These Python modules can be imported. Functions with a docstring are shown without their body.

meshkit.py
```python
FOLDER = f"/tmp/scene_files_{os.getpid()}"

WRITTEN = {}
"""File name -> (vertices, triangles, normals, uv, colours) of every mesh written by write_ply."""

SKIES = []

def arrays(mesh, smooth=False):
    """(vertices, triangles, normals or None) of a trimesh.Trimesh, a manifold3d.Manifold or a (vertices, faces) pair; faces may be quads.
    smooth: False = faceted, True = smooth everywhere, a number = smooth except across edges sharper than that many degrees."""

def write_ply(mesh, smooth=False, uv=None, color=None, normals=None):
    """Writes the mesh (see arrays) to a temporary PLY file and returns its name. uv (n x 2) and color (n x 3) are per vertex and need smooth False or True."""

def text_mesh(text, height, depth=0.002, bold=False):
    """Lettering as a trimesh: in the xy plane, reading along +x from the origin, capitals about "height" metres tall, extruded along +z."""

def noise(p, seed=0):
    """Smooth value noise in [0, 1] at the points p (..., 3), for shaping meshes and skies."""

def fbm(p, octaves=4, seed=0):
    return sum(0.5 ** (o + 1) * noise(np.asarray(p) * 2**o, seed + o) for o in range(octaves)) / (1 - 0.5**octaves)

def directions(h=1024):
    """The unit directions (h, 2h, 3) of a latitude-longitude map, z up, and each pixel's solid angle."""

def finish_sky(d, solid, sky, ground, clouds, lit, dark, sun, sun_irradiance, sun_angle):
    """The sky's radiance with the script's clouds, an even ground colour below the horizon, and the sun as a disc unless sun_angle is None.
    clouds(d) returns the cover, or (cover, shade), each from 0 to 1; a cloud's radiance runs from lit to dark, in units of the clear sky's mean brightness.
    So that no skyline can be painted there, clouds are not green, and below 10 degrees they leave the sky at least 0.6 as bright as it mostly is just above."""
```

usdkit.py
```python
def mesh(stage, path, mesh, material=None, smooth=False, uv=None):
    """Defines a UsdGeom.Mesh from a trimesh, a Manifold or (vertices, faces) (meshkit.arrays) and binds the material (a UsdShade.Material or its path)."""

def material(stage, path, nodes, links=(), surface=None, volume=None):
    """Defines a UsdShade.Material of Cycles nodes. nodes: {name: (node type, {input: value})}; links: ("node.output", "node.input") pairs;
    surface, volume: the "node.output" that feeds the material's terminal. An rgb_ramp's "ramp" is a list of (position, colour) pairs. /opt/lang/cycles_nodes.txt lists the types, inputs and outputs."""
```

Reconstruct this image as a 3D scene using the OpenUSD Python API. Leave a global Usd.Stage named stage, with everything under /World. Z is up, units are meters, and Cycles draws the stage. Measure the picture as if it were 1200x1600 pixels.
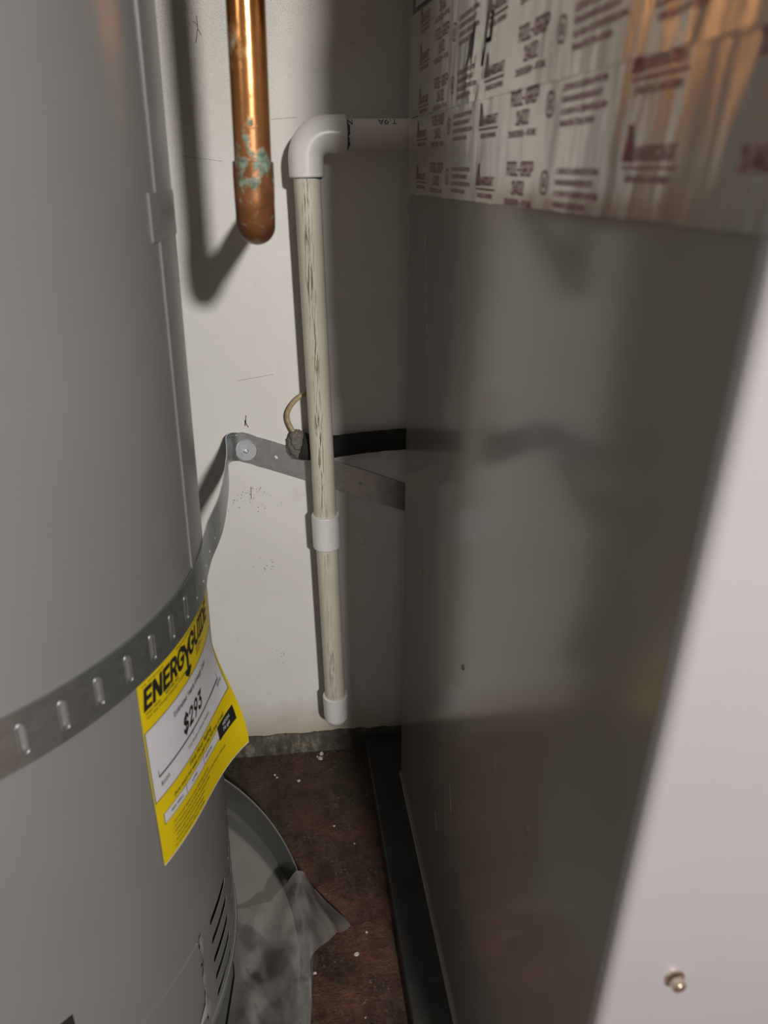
import math, random
import numpy as np, trimesh, manifold3d
import shapely.geometry as sg
from shapely.ops import unary_union
from shapely import affinity
import usdkit
from meshkit import text_mesh, noise, fbm
from pxr import Usd, UsdGeom, UsdLux, UsdShade, Gf, Sdf

rng = random.Random(7)
nrg = np.random.RandomState(11)
stage = Usd.Stage.CreateInMemory()
UsdGeom.SetStageUpAxis(stage, UsdGeom.Tokens.z)
UsdGeom.SetStageMetersPerUnit(stage, 1.0)
world = UsdGeom.Xform.Define(stage, '/World')
stage.SetDefaultPrim(world.GetPrim())
PI = math.pi

# ------------------------------------------------------------------ camera, lamps, exposure
EXPOSURE = 0.12
cam = UsdGeom.Camera.Define(stage, '/World/camera')
cam.CreateFocalLengthAttr(35.13)
cam.CreateHorizontalApertureAttr(36.0)
cam.CreateVerticalApertureAttr(48.0)
cam.CreateFStopAttr(10.0)
cam.CreateFocusDistanceAttr(0.82)
cam.CreateClippingRangeAttr(Gf.Vec2f(0.01, 50))
cam.CreateExposureAttr(EXPOSURE)
cam.AddTransformOp().Set(Gf.Matrix4d(
    0.9901792448550015, -0.13815953117912452, 0.021377722113071176, 0,
    0.03842868996849941, 0.41599800129509124, 0.9085531898055249, 0,
    -0.13441837242610893, -0.8988089935369216, 0.4172218765734391, 0,
    0.0, -0.85, 0.76343087, 1))

KEY = 1250.0
lamp = UsdLux.SphereLight.Define(stage, '/World/room_lamp')
lamp.CreateRadiusAttr(0.036)
lamp.CreateIntensityAttr(KEY)
lamp.CreateColorAttr(Gf.Vec3f(1.0, 0.955, 0.90))
lamp.AddTranslateOp().Set(Gf.Vec3d(0.2425, -1.6, 1.085))
dome = UsdLux.DomeLight.Define(stage, '/World/ambient_light')
dome.CreateIntensityAttr(0.072)
dome.CreateColorAttr(Gf.Vec3f(1.0, 0.91, 0.83))


# ------------------------------------------------------------------ materials
class Graph:
    def __init__(self):
        self.n, self.l, self.k = {}, [], 0

    def add(self, kind, **kw):
        self.k += 1
        name = f'n{self.k}'
        vals = {}
        for a, b in kw.items():
            if isinstance(b, tuple) and len(b) == 2 and isinstance(b[0], str):
                self.l.append((f'{b[0]}.{b[1]}', f'{name}.{a}'))
            else:
                vals[a] = b
        self.n[name] = (kind, vals)
        return name

    def pos(self):
        return (self.add('geometry'), 'position')

    def map(self, scale=(1, 1, 1), loc=(0, 0, 0), rot=(0, 0, 0)):
        return (self.add('mapping', vector=self.pos(), scale=scale, location=loc, rotation=rot), 'vector')

    def noise(self, scale, detail=3, rough=0.55, stretch=None, dist=0.0, loc=(0, 0, 0)):
        v = self.map(stretch or (1, 1, 1), loc)
        return (self.add('noise_texture', vector=v, scale=scale, detail=detail, roughness=rough, distortion=dist), 'fac')

    def ramp(self, fac, stops):
        return (self.add('rgb_ramp', fac=fac, ramp=[(p, c if np.ndim(c) else (c, c, c)) for p, c in stops]), 'color')

    def mix(self, fac, a, b, t='mix'):
        return (self.add('mix', mix_type=t, fac=fac, color1=a, color2=b), 'color')

    def math(self, t, a, b=0.0, clamp=False):
        return (self.add('math', math_type=t, value1=a, value2=b, use_clamp=clamp), 'value')

    def xyz(self):
        s = self.add('separate_xyz', vector=self.pos())
        return (s, 'x'), (s, 'y'), (s, 'z')

    def range(self, v, a, b, c=0.0, d=1.0):
        return (self.add('map_range', value=v, from_min=a, from_max=b, to_min=c, to_max=d, clamp=True), 'result')

    def bump(self, h, strength=0.3, dist=0.001):
        return (self.add('bump', height=h, strength=strength, distance=dist), 'normal')

    def principled(self, **kw):
        return self.add('principled_bsdf', **kw)

    def make(self, name, out):
        return usdkit.material(stage, '/World/Looks/' + name, self.n, self.l, surface=out + '.BSDF' if '.' not in out else out)


def simple(name, color, rough=0.5, metal=0.0, vary=0.06, scale=40, bump=0.0, spec=0.5, bscale=None, **kw):
    g = Graph()
    n = g.noise(scale, 4)
    c = np.array(color)
    col = g.ramp(n, [(0.3, tuple(c * (1 - vary))), (0.7, tuple(np.minimum(c * (1 + vary), 1)))])
    a = dict(base_color=col, roughness=rough, metallic=metal, specular_ior_level=spec, **kw)
    if bump:
        a['normal'] = g.bump(g.noise(bscale or scale * 4, 3), bump)
    return g.make(name, g.principled(**a))


def wall_paint():
    g = Graph()
    x, y, z = g.xyz()
    base = g.ramp(g.noise(5, 5, 0.6), [(0.3, (0.73, 0.715, 0.68)), (0.7, (0.82, 0.81, 0.785))])
    # dense fine dark specks high on the wall, sparse ones below
    sp = g.noise(1000, 3, 0.6)
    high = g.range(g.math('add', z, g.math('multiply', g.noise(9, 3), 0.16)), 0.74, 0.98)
    thr = g.math('subtract', 0.70, g.math('multiply', high, 0.17))
    spec = g.range(g.math('subtract', sp, thr), 0.0, 0.05)
    c1 = g.mix(g.math('multiply', spec, 0.55), base, (0.22, 0.19, 0.15))
    c1 = g.mix(g.math('multiply', high, 0.42), c1, (0.42, 0.38, 0.30))  # darker tint with height: real dirt plus the light's falloff painted into the colour
    # grime
    gr = g.range(g.noise(22, 6, 0.7), 0.60, 0.78)
    c2 = g.mix(g.math('multiply', gr, 0.28), c1, (0.36, 0.31, 0.25))
    # damp yellow-brown stain along the bottom of the wall
    low = g.range(g.math('add', z, g.math('multiply', g.noise(26, 4), 0.05)), 0.115, 0.045)
    c3 = g.mix(g.math('multiply', low, 0.75), c2, (0.40, 0.33, 0.215))
    bm = g.bump(g.noise(150, 4), 0.25, 0.0008)
    return g.make('wall_paint', g.principled(base_color=c3, roughness=0.5, normal=bm, specular_ior_level=0.35))


def floor_mat():
    g = Graph()
    x, y, z = g.xyz()
    a = g.noise(16, 6, 0.68, dist=0.4)
    strands = g.noise(75, 6, 0.72, (1, 0.45, 1), dist=0.7)
    c = g.ramp(a, [(0.25, (0.030, 0.019, 0.012)), (0.46, (0.070, 0.039, 0.023)), (0.60, (0.17, 0.068, 0.040)), (0.76, (0.25, 0.14, 0.09))])
    c = g.mix(g.math('multiply', g.range(strands, 0.48, 0.72), 0.7), c, (0.19, 0.125, 0.085))
    c = g.mix(g.range(g.noise(42, 6, 0.75), 0.56, 0.68), c, (0.022, 0.017, 0.011))
    # grey-olive dirt, mostly towards the wall
    far = g.range(g.math('add', y, g.math('multiply', g.noise(20, 4), 0.14)), -0.17, 0.02)
    c = g.mix(g.math('multiply', far, 0.55), c, (0.062, 0.052, 0.034))
    dust = g.math('multiply', g.range(g.noise(230, 4, 0.65), 0.575, 0.70), g.range(g.noise(24, 4), 0.46, 0.62))
    c = g.mix(g.math('multiply', dust, 0.75), c, (0.42, 0.37, 0.28))
    h = g.math('add', g.noise(90, 6, 0.75), g.math('multiply', strands, 0.8))
    return g.make('stained_board', g.principled(base_color=c, roughness=g.range(a, 0.3, 0.7, 0.35, 0.7), normal=g.bump(h, 1.0, 0.009)))


def baseboard_mat():
    g = Graph()
    x, y, z = g.xyz()
    n = g.noise(80, 6, 0.7, (1, 1, 0.5))
    c = g.ramp(n, [(0.32, (0.022, 0.019, 0.014)), (0.52, (0.075, 0.066, 0.048)), (0.78, (0.34, 0.30, 0.22))])
    right = g.range(x, 0.03, 0.09)  # blends the strip to near black towards its right end
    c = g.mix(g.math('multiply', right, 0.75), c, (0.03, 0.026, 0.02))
    return g.make('dirty_baseboard', g.principled(base_color=c, roughness=0.7, normal=g.bump(g.noise(120, 4), 0.6, 0.002)))


def tank_paint():
    g = Graph()
    c = g.ramp(g.noise(6, 4), [(0.3, (0.188, 0.189, 0.186)), (0.7, (0.208, 0.209, 0.206))])
    sm = g.range(g.noise(30, 6, 0.7), 0.66, 0.78)
    c = g.mix(g.math('multiply', sm, 0.10), c, (0.16, 0.14, 0.12))
    return g.make('grey_enamel', g.principled(base_color=c, roughness=0.3, normal=g.bump(g.noise(60, 3), 0.05, 0.0006), specular_ior_level=0.5))


def copper_mat():
    g = Graph()
    x, y, z = g.xyz()
    age = g.range(g.math('add', z, g.math('multiply', g.noise(40, 4), 0.07)), 0.875, 0.800)
    bright = g.ramp(g.noise(60, 3, 0.5, (1, 1, 0.3)), [(0.3, (0.64, 0.275, 0.085)), (0.7, (0.80, 0.37, 0.13))])
    brown = g.ramp(g.noise(70, 5, 0.6), [(0.3, (0.13, 0.055, 0.026)), (0.7, (0.36, 0.15, 0.065))])
    c = g.mix(g.math('multiply', age, 0.9), bright, brown)
    # verdigris: a ring at the solder joint with runs below it, and a patch higher up
    n = g.noise(150, 5, 0.65, (1, 1, 0.7))
    d1 = g.math('absolute', g.math('subtract', z, 0.763))
    ring = g.range(d1, 0.030, 0.004, 0.0, 0.17)
    ver = g.range(g.math('add', n, ring), 0.66, 0.74)
    dx = g.math('absolute', g.math('add', x, 0.019))
    dz = g.math('absolute', g.math('subtract', z, 0.824))
    patch = g.math('multiply', g.range(dx, 0.010, 0.003), g.range(dz, 0.012, 0.003))
    ver = g.math('maximum', ver, g.math('multiply', patch, g.range(n, 0.42, 0.62)), clamp=True)
    low = g.math('multiply', g.range(z, 0.750, 0.735), g.range(g.noise(190, 4), 0.60, 0.68))
    ver = g.math('maximum', ver, g.math('multiply', low, 0.8))
    green = g.ramp(g.noise(240, 3), [(0.35, (0.07, 0.11, 0.08)), (0.7, (0.27, 0.37, 0.29))])
    col = g.mix(ver, c, green)
    metal = g.math('multiply', g.math('subtract', 1.0, ver), g.math('subtract', 1.0, g.math('multiply', age, 0.45)))
    ro = g.math('add', g.math('add', 0.14, g.math('multiply', age, 0.2)), g.math('multiply', ver, 0.3))
    return g.make('weathered_copper', g.principled(base_color=col, metallic=metal, roughness=ro, normal=g.bump(g.math('add', n, g.math('multiply', ver, 2.0)), 0.2, 0.0006)))


def pvc_dirty():
    g = Graph()
    x, y, z = g.xyz()
    base = g.ramp(g.noise(16, 4), [(0.3, (0.66, 0.62, 0.50)), (0.7, (0.74, 0.70, 0.59))])
    axis = g.math('subtract', 0.0653, g.math('multiply', z, 0.0383))
    off = g.math('subtract', x, axis)            # sideways distance from the pipe's own axis
    band = g.math('multiply', g.range(off, -0.0085, -0.005), g.range(off, 0.004, -0.001))
    st = g.noise(1, 5, 0.65, (620, 620, 34))
    stain = g.math('multiply', band, g.range(st, 0.50, 0.57))
    zz = g.range(g.noise(5, 3), 0.40, 0.55)
    stain = g.math('multiply', stain, g.math('add', 0.25, g.math('multiply', zz, 0.75)))
    col = g.mix(g.math('multiply', stain, 0.85), base, (0.10, 0.09, 0.065))
    edge = g.range(off, -0.007, -0.012)
    col = g.mix(g.math('multiply', edge, 0.30), col, (0.42, 0.36, 0.22))
    return g.make('aged_pvc', g.principled(base_color=col, roughness=0.42, specular_ior_level=0.4))


def cabinet_paint():
    g = Graph()
    c = g.ramp(g.noise(4, 3), [(0.3, (0.205, 0.190, 0.174)), (0.7, (0.238, 0.222, 0.205))])
    r = g.ramp(g.noise(3, 4, 0.5, (1, 1, 0.25)), [(0.3, 0.10), (0.7, 0.16)])
    return g.make('glossy_grey_sheet', g.principled(base_color=c, roughness=r, ior=1.55, normal=g.bump(g.noise(5, 2, 0.4, (1, 1, 0.35)), 0.03, 0.004)))


def foil_mat():
    g = Graph()
    w = g.noise(1, 4, 0.6, (42, 42, 10), dist=1.0)
    c = g.ramp(g.noise(25, 4), [(0.3, (0.60, 0.585, 0.55)), (0.7, (0.74, 0.72, 0.68))])
    h = g.math('add', w, g.math('multiply', g.noise(60, 4), 0.35))
    return g.make('printed_foil', g.principled(base_color=c, metallic=0.92, roughness=0.20, normal=g.bump(h, 0.12, 0.002)))


def galvanized(name, c=(0.54, 0.575, 0.59), rough=0.38):
    g = Graph()
    v = (g.add('voronoi_texture', vector=g.map(), scale=160), 'color')
    f = (g.add('rgb_to_bw', color=v), 'val')
    col = g.ramp(f, [(0.2, tuple(np.array(c) * 0.92)), (0.8, tuple(np.array(c) * 1.06))])
    return g.make(name, g.principled(base_color=col, metallic=0.95, roughness=rough, normal=g.bump(g.noise(1, 3, 0.5, (30, 30, 600)), 0.06, 0.0005)))


def film_mat():
    g = Graph()
    t = g.add('transparent_bsdf', color=(0.93, 0.93, 0.92))
    d = g.add('diffuse_bsdf', color=(0.8, 0.78, 0.75))
    tr = g.add('translucent_bsdf', color=(0.8, 0.78, 0.75))
    gl = g.add('glossy_bsdf', color=(1, 1, 1), roughness=0.09)
    milky = g.add('mix_closure', fac=0.4, closure1=(d, 'BSDF'), closure2=(tr, 'BSDF'))
    haze = g.range(g.noise(30, 5, 0.65), 0.3, 0.75, 0.20, 0.38)
    a = g.add('mix_closure', fac=haze, closure1=(t, 'BSDF'), closure2=(milky, 'closure'))
    fr = (g.add('fresnel', IOR=1.5), 'fac')
    b = g.add('mix_closure', fac=fr, closure1=(a, 'closure'), closure2=(gl, 'BSDF'))
    return usdkit.material(stage, '/World/Looks/clear_film', g.n, g.l, surface=f'{b}.closure')


M = dict(
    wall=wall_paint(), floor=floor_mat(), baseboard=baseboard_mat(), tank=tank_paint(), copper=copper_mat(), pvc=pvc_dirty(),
    cabinet=cabinet_paint(), foil=foil_mat(), strap=galvanized('galvanized_strap'), washer=galvanized('zinc_washer', (0.74, 0.77, 0.81), 0.5), film=film_mat(),
    pvc_white=simple('white_pvc', (0.80, 0.785, 0.775), 0.28, vary=0.03),
    pvc_tube=simple('horizontal_pvc', (0.80, 0.75, 0.735), 0.4, vary=0.05),
    primer=simple('blue_cement', (0.015, 0.10, 0.14), 0.4),
    ink=simple('black_ink', (0.016, 0.016, 0.015), 0.5),
    pen=simple('pen_ink', (0.03, 0.03, 0.03), 0.9, spec=0.02),
    pipe_ink=simple('pipe_print', (0.06, 0.05, 0.045), 0.5),
    red_ink=simple('red_ink', (0.24, 0.075, 0.08), 0.42, vary=0.35, scale=260),
    yellow=simple('label_yellow', (0.69, 0.53, 0.006), 0.42, vary=0.03),
    label_white=simple('label_white', (0.62, 0.62, 0.66), 0.42, vary=0.02),
    paper_edge=simple('paper_back', (0.78, 0.77, 0.74), 0.6),
    front=simple('front_panel_paint', (0.352, 0.340, 0.362), 0.4, vary=0.02, scale=8),
    edge=simple('panel_edge_paint', (0.45, 0.40, 0.37), 0.4),
    foam=simple('black_foam', (0.020, 0.019, 0.017), 0.9, vary=0.25, scale=200, bump=0.5, bscale=500),
    foam_grey=simple('dusty_foam', (0.17, 0.155, 0.135), 0.95, vary=0.35, scale=160, bump=0.8, bscale=300),
    wire=simple('tan_wire', (0.40, 0.31, 0.17), 0.5, vary=0.25, scale=200),
    dark=simple('dark_inside', (0.012, 0.012, 0.011), 0.8),
    pad=simple('dark_pad', (0.030, 0.030, 0.029), 0.55, vary=0.3, scale=30, bump=0.4, bscale=150),
    pan=simple('pan_metal', (0.25, 0.248, 0.232), 0.14, metal=0.55, vary=0.06, scale=20, bump=0.03),
    rim=simple('pan_rim', (0.33, 0.325, 0.30), 0.3, metal=0.75),
    duct=simple('dark_duct_metal', (0.06, 0.055, 0.05), 0.5, metal=0.5),
    brass=simple('screw_metal', (0.62, 0.54, 0.42), 0.22, metal=0.95),
    rivet=simple('dull_rivet', (0.26, 0.22, 0.12), 0.4, metal=0.5),
    scratch=simple('bare_scratch', (0.50, 0.47, 0.42), 0.4, metal=0.5),
    scuff=simple('scuff_dark', (0.22, 0.18, 0.14), 0.8, vary=0.4, scale=300),
    crumb=simple('white_crumb', (0.50, 0.46, 0.38), 0.8, vary=0.15, scale=300),
    tape=simple('tape_strip', (0.42, 0.41, 0.41), 0.18),
    cream=simple('sticker_cream', (0.66, 0.55, 0.42), 0.4),
    room=simple('room_paint', (0.52, 0.49, 0.45), 0.7, vary=0.04, scale=5),
)

# ------------------------------------------------------------------ helpers
used = {}
_text, _made = text_mesh, {}


def text_mesh(t, h, d=0.002, bold=False):
    k = (t, bold)
    if k not in _made:
        _made[k] = _text(t, 1.0, 1.0, bold)
    m = _made[k].copy()
    m.vertices = m.vertices * np.array([h, h, d])
    return m



def numbered(path):
    k = used.get(path, -1) + 1
    used[path] = k
    return path if k == 0 else f'{path}_{k:03d}'


def obj(name, mesh, mat, parent=None, label=None, smooth=30, kind=None):
    base = str(parent.GetPath()) if parent else '/World'
    p = usdkit.mesh(stage, numbered(f'{base}/{name}'), mesh, M[mat], smooth=smooth).GetPrim()
    if label:
        p.SetCustomDataByKey('label', label)
    if kind:
        p.SetCustomDataByKey('kind', kind)
    return p


def tag(p, label, cat, group=None, kind=None):
    for k, v in (('label', label), ('category', cat), ('group', group), ('kind', kind)):
        if v:
            p.SetCustomDataByKey(k, v)
    return p


def thing(name, label, cat, loc=(0, 0, 0), group=None):
    x = UsdGeom.Xform.Define(stage, numbered('/World/' + name))
    x.AddTranslateOp().Set(Gf.Vec3d(*loc))
    return tag(x.GetPrim(), label, cat, group)


def struct(name, mesh, mat, smooth=False):
    return obj(name, mesh, mat, None, None, smooth, 'structure')


def shift(m, loc):
    m = m.copy() if isinstance(m, trimesh.Trimesh) else m
    m.apply_translation([-loc[0], -loc[1], -loc[2]])
    return m


def box(x0, x1, y0, y1, z0, z1):
    m = trimesh.creation.box((x1 - x0, y1 - y0, z1 - z0))
    m.apply_translation(((x0 + x1) / 2, (y0 + y1) / 2, (z0 + z1) / 2))
    return m


def rbox(x0, x1, y0, y1, z0, z1, r, seg=12):
    s = manifold3d.Manifold.sphere(r, seg)
    pts = [s.translate((x, y, z)) for x in (x0 + r, x1 - r) for y in (y0 + r, y1 - r) for z in (z0 + r, z1 - r)]
    return man(manifold3d.Manifold.batch_hull(pts))


def man(m):
    d = m.to_mesh()
    return trimesh.Trimesh(np.array(d.vert_properties[:, :3], float), np.array(d.tri_verts), process=False)


def to_man(m):
    m = m.copy()
    m.merge_vertices()
    return manifold3d.Manifold(manifold3d.Mesh(vert_properties=np.asarray(m.vertices, np.float32), tri_verts=np.asarray(m.faces, np.uint32)))


def grid(P, closed_u=False):
    """mesh of a grid of points P (n, m, 3)"""
    n, m = P.shape[:2]
    a = np.arange(n * m).reshape(n, m)
    if closed_u:
        a = np.vstack([a, a[:1]])
    q = np.stack([a[:-1, :-1], a[1:, :-1], a[1:, 1:], a[:-1, 1:]], -1).reshape(-1, 4)
    return trimesh.Trimesh(P.reshape(-1, 3), np.vstack([q[:, [0, 1, 2]], q[:, [0, 2, 3]]]), process=False)


def tube(pts, radii, n=40, caps=True):
    p = np.asarray(pts, float)
    r = np.broadcast_to(np.asarray(radii, float), (len(p),))
    t = np.gradient(p, axis=0)
    t /= np.linalg.norm(t, axis=1, keepdims=True)
    a = np.cross(t[0], [0.12, 0.3, 1.0] if abs(t[0][2]) < 0.9 else [1.0, 0.1, 0])
    A, B = [], []
    for k in range(len(p)):
        a = a - t[k] * (a @ t[k])
        a /= np.linalg.norm(a)
        A.append(a)
        B.append(np.cross(t[k], a))
    A, B = np.array(A), np.array(B)
    ang = np.linspace(0, 2 * PI, n, endpoint=False)
    P = p[None] + r[None, :, None] * (np.cos(ang)[:, None, None] * A[None] + np.sin(ang)[:, None, None] * B[None])
    m = grid(P, True)
    if caps:
        v, f, k = list(m.vertices), list(m.faces), len(p)
        for e, c in ((0, p[0]), (k - 1, p[-1])):
            i = len(v)
            v.append(c)
            for j in range(n):
                x, y = j * k + e, ((j + 1) % n) * k + e
                f.append((i, y, x) if e else (i, x, y))
        m = trimesh.Trimesh(np.array(v), np.array(f), process=False)
    m.fix_normals()
    return m


def lathe(profile, n=160, a0=0.0, a1=2 * PI, center=(0, 0)):
    pr = np.asarray(profile, float)
    closed = abs(a1 - a0 - 2 * PI) < 1e-6
    ang = np.linspace(a0, a1, n, endpoint=not closed)
    P = np.stack([center[0] + np.cos(ang)[:, None] * pr[None, :, 0], center[1] + np.sin(ang)[:, None] * pr[None, :, 0], np.broadcast_to(pr[None, :, 1], (n, len(pr)))], -1)
    return grid(P, closed)


def smooth_path(pts, n):
    from scipy.interpolate import splprep, splev
    p = np.asarray(pts, float)
    tck, _ = splprep(p.T, s=0, k=min(3, len(p) - 1))
    return np.stack(splev(np.linspace(0, 1, n), tck), -1)


def sstep(x, a, b):
    t = np.clip((np.asarray(x, float) - a) / (b - a), 0, 1)
    return t * t * (3 - 2 * t)


# ------------------------------------------------------------------ the room
struct('floor', box(-0.95, 1.6, -2.2, 0.0, -0.05, 0.0), 'floor')
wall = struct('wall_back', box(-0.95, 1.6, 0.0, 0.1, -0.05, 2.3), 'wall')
struct('wall_left', box(-0.95, -0.85, -1.0, 0.0, -0.05, 2.3), 'room')
struct('wall_right', box(1.1, 1.2, -1.0, 0.0, -0.05, 2.3), 'room')
struct('ceiling', box(-0.95, 1.6, -1.0, 0.1, 2.3, 2.4), 'room')

# dirty strip along the foot of the wall, its top edge crumbling
xs = np.linspace(-0.84, 1.09, 480)
prof = [(0.0, 0.026), (-0.004, 0.0255), (-0.0085, 0.018), (-0.010, 0.008), (-0.0125, 0.0)]
P = np.zeros((len(xs), len(prof), 3))
for j, (py, pz) in enumerate(prof):
    q = np.stack([xs * 90, np.full_like(xs, j * 3.1), np.zeros_like(xs)], -1)
    P[:, j] = np.stack([xs, np.minimum(py - 0.003 * (fbm(q, 3, 2) - 0.5), -0.0003), np.maximum(pz + (0.006 if 0 < pz else 0) * (fbm(q, 3, 5) - 0.5), 0.0)], -1)
bb = grid(P)
bb.fix_normals()
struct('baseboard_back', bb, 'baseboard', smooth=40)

# scuffs and hairlines on the wall, thin raised dirt
sc = []
def stroke(pts, w, d=0.0004):
    for (x0, z0), (x1, z1) in zip(pts[:-1], pts[1:]):
        L = math.hypot(x1 - x0, z1 - z0)
        m = trimesh.creation.box((L + w * 0.6, d, w))
        m.apply_transform(trimesh.transformations.rotation_matrix(-math.atan2(z1 - z0, x1 - x0), [0, 1, 0]))
        m.apply_translation(((x0 + x1) / 2, -d / 2 + 0.0001, (z0 + z1) / 2))
        sc.append(m)
stroke([(-0.064, 0.868), (-0.0615, 0.879), (-0.0618, 0.889)], 0.0008)
stroke([(-0.0615, 0.882), (-0.0655, 0.885)], 0.0006)
stroke([(-0.0615, 0.879), (-0.0585, 0.874)], 0.0006)
stroke([(-0.0373, 0.499), (-0.0385, 0.491), (-0.0355, 0.485)], 0.0012)
stroke([(-0.0385, 0.493), (-0.039, 0.487)], 0.0016)
stroke([(-0.0365, 0.409), (-0.0368, 0.394)], 0.0009)
stroke([(-0.045, 0.540), (-0.004, 0.547)], 0.00025)
stroke([(-0.085, 0.770), (-0.046, 0.766)], 0.00025)
stroke([(0.004, 0.805), (0.030, 0.8075)], 0.00025)
for k in range(70):
    cx, cz = rng.choice([(-0.039, 0.402), (-0.03, 0.405), (-0.052, 0.393), (-0.022, 0.385), (0.10, 0.33), (-0.02, 0.30), (-0.01, 0.16)])
    x, z = rng.gauss(cx, 0.007), rng.gauss(cz, 0.006)
    L = rng.uniform(0.0004, 0.0016)
    a = rng.uniform(0, PI)
    stroke([(x, z), (x + L * math.cos(a), z + L * math.sin(a))], rng.uniform(0.0004, 0.0009), 0.0003)
obj('scuff_marks', trimesh.util.concatenate(sc), 'scuff', wall, 'dark scuffs and hairline scratches on the white paint', False, 'stuff')

# ------------------------------------------------------------------ water heater
TX, TY, TR = -0.3165, -0.3345, 0.255
heater = thing('water_heater', 'tall round grey enamelled water heater with slotted vents near its foot', 'water heater', (TX, TY, 0))
TL = (TX, TY, 0)


def on_tank(a_deg, z, off=0.0):
    a = math.radians(a_deg)
    return (TX + (TR + off) * math.cos(a), TY + (TR + off) * math.sin(a), z)


shell = manifold3d.Manifold.cylinder(1.42, TR, TR, 360).translate((0, 0, 0.075)) - manifold3d.Manifold.cylinder(1.40, TR - 0.0005, TR - 0.0005, 360).translate((0, 0, 0.06))
cutters = []
for row, z in enumerate((0.186, 0.1625, 0.139, 0.116, 0.0935)):
    for c in range(30):
        a0 = -17.3 + c * 14.4 - (0.0 if row % 2 == 0 else 0.0)
        if 186 < (a0 % 360) < 325 or 60 < (a0 % 360) < 120:
            continue
        L = math.radians(10.2) * TR
        cs = manifold3d.CrossSection.batch_hull([manifold3d.CrossSection.circle(0.0041, 16).translate((d, 0)) for d in (-L / 2 + 0.0041, L / 2 - 0.0041)])
        cutters.append(manifold3d.Manifold.extrude(cs, 0.04).rotate((90, 0, 90)).translate((TR - 0.02, 0, z)).rotate((0, 0, a0 + 5.1)))
shell = shell - manifold3d.Manifold.batch_boolean(cutters, manifold3d.OpType.Add)
obj('jacket', man(shell), 'tank', heater, smooth=35)
obj('combustion_liner', lathe([(0.0, 0.08), (TR - 0.03, 0.08), (TR - 0.03, 0.30), (0, 0.30)], 96), 'dark', heater, 'dark inner liner seen through the vents')
obj('base_ring', lathe([(TR - 0.002, 0.083), (TR + 0.0012, 0.083), (TR + 0.0018, 0.079), (TR + 0.0012, 0.0745), (TR - 0.004, 0.074)], 240), 'tank', heater)
# vertical lap seam of the jacket: a folded strip on its right side
def patch(a0, a1, z0, z1, off, n=24, nz=2, mat='tank', name='jacket_seam', parent=heater, label=None, lift=None):
    A = np.radians(np.linspace(a0, a1, n))
    Z = np.linspace(z0, z1, nz)
    def layer(o):
        return np.stack([np.cos(A)[:, None] * (TR + o + 0 * Z[None]), np.sin(A)[:, None] * (TR + o + 0 * Z[None]), np.broadcast_to(Z[None], (n, nz))], -1)
    inner, outer = layer(0.0), layer(off)
    m = trimesh.util.concatenate([grid(outer), grid(np.stack([inner[0], outer[0]])), grid(np.stack([outer[-1], inner[-1]])), grid(np.stack([inner[:, 0], outer[:, 0]], 1)), grid(np.stack([outer[:, -1], inner[:, -1]], 1))])
    m.merge_vertices()
    m.fix_normals()
    return obj(name, m, mat, parent, label, 25)


patch(-8.8, 0.6, 0.30, 1.48, 0.0006, 12, label='folded vertical seam of the jacket')
patch(-9.3, -8.8, 0.507, 1.48, 0.0010, 4, name='seam_bead')
patch(-38 - 40, -22.6, 0.095, 0.1955, 0.0013, 60, name='access_panel', label='curved access panel low on the jacket')
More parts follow.
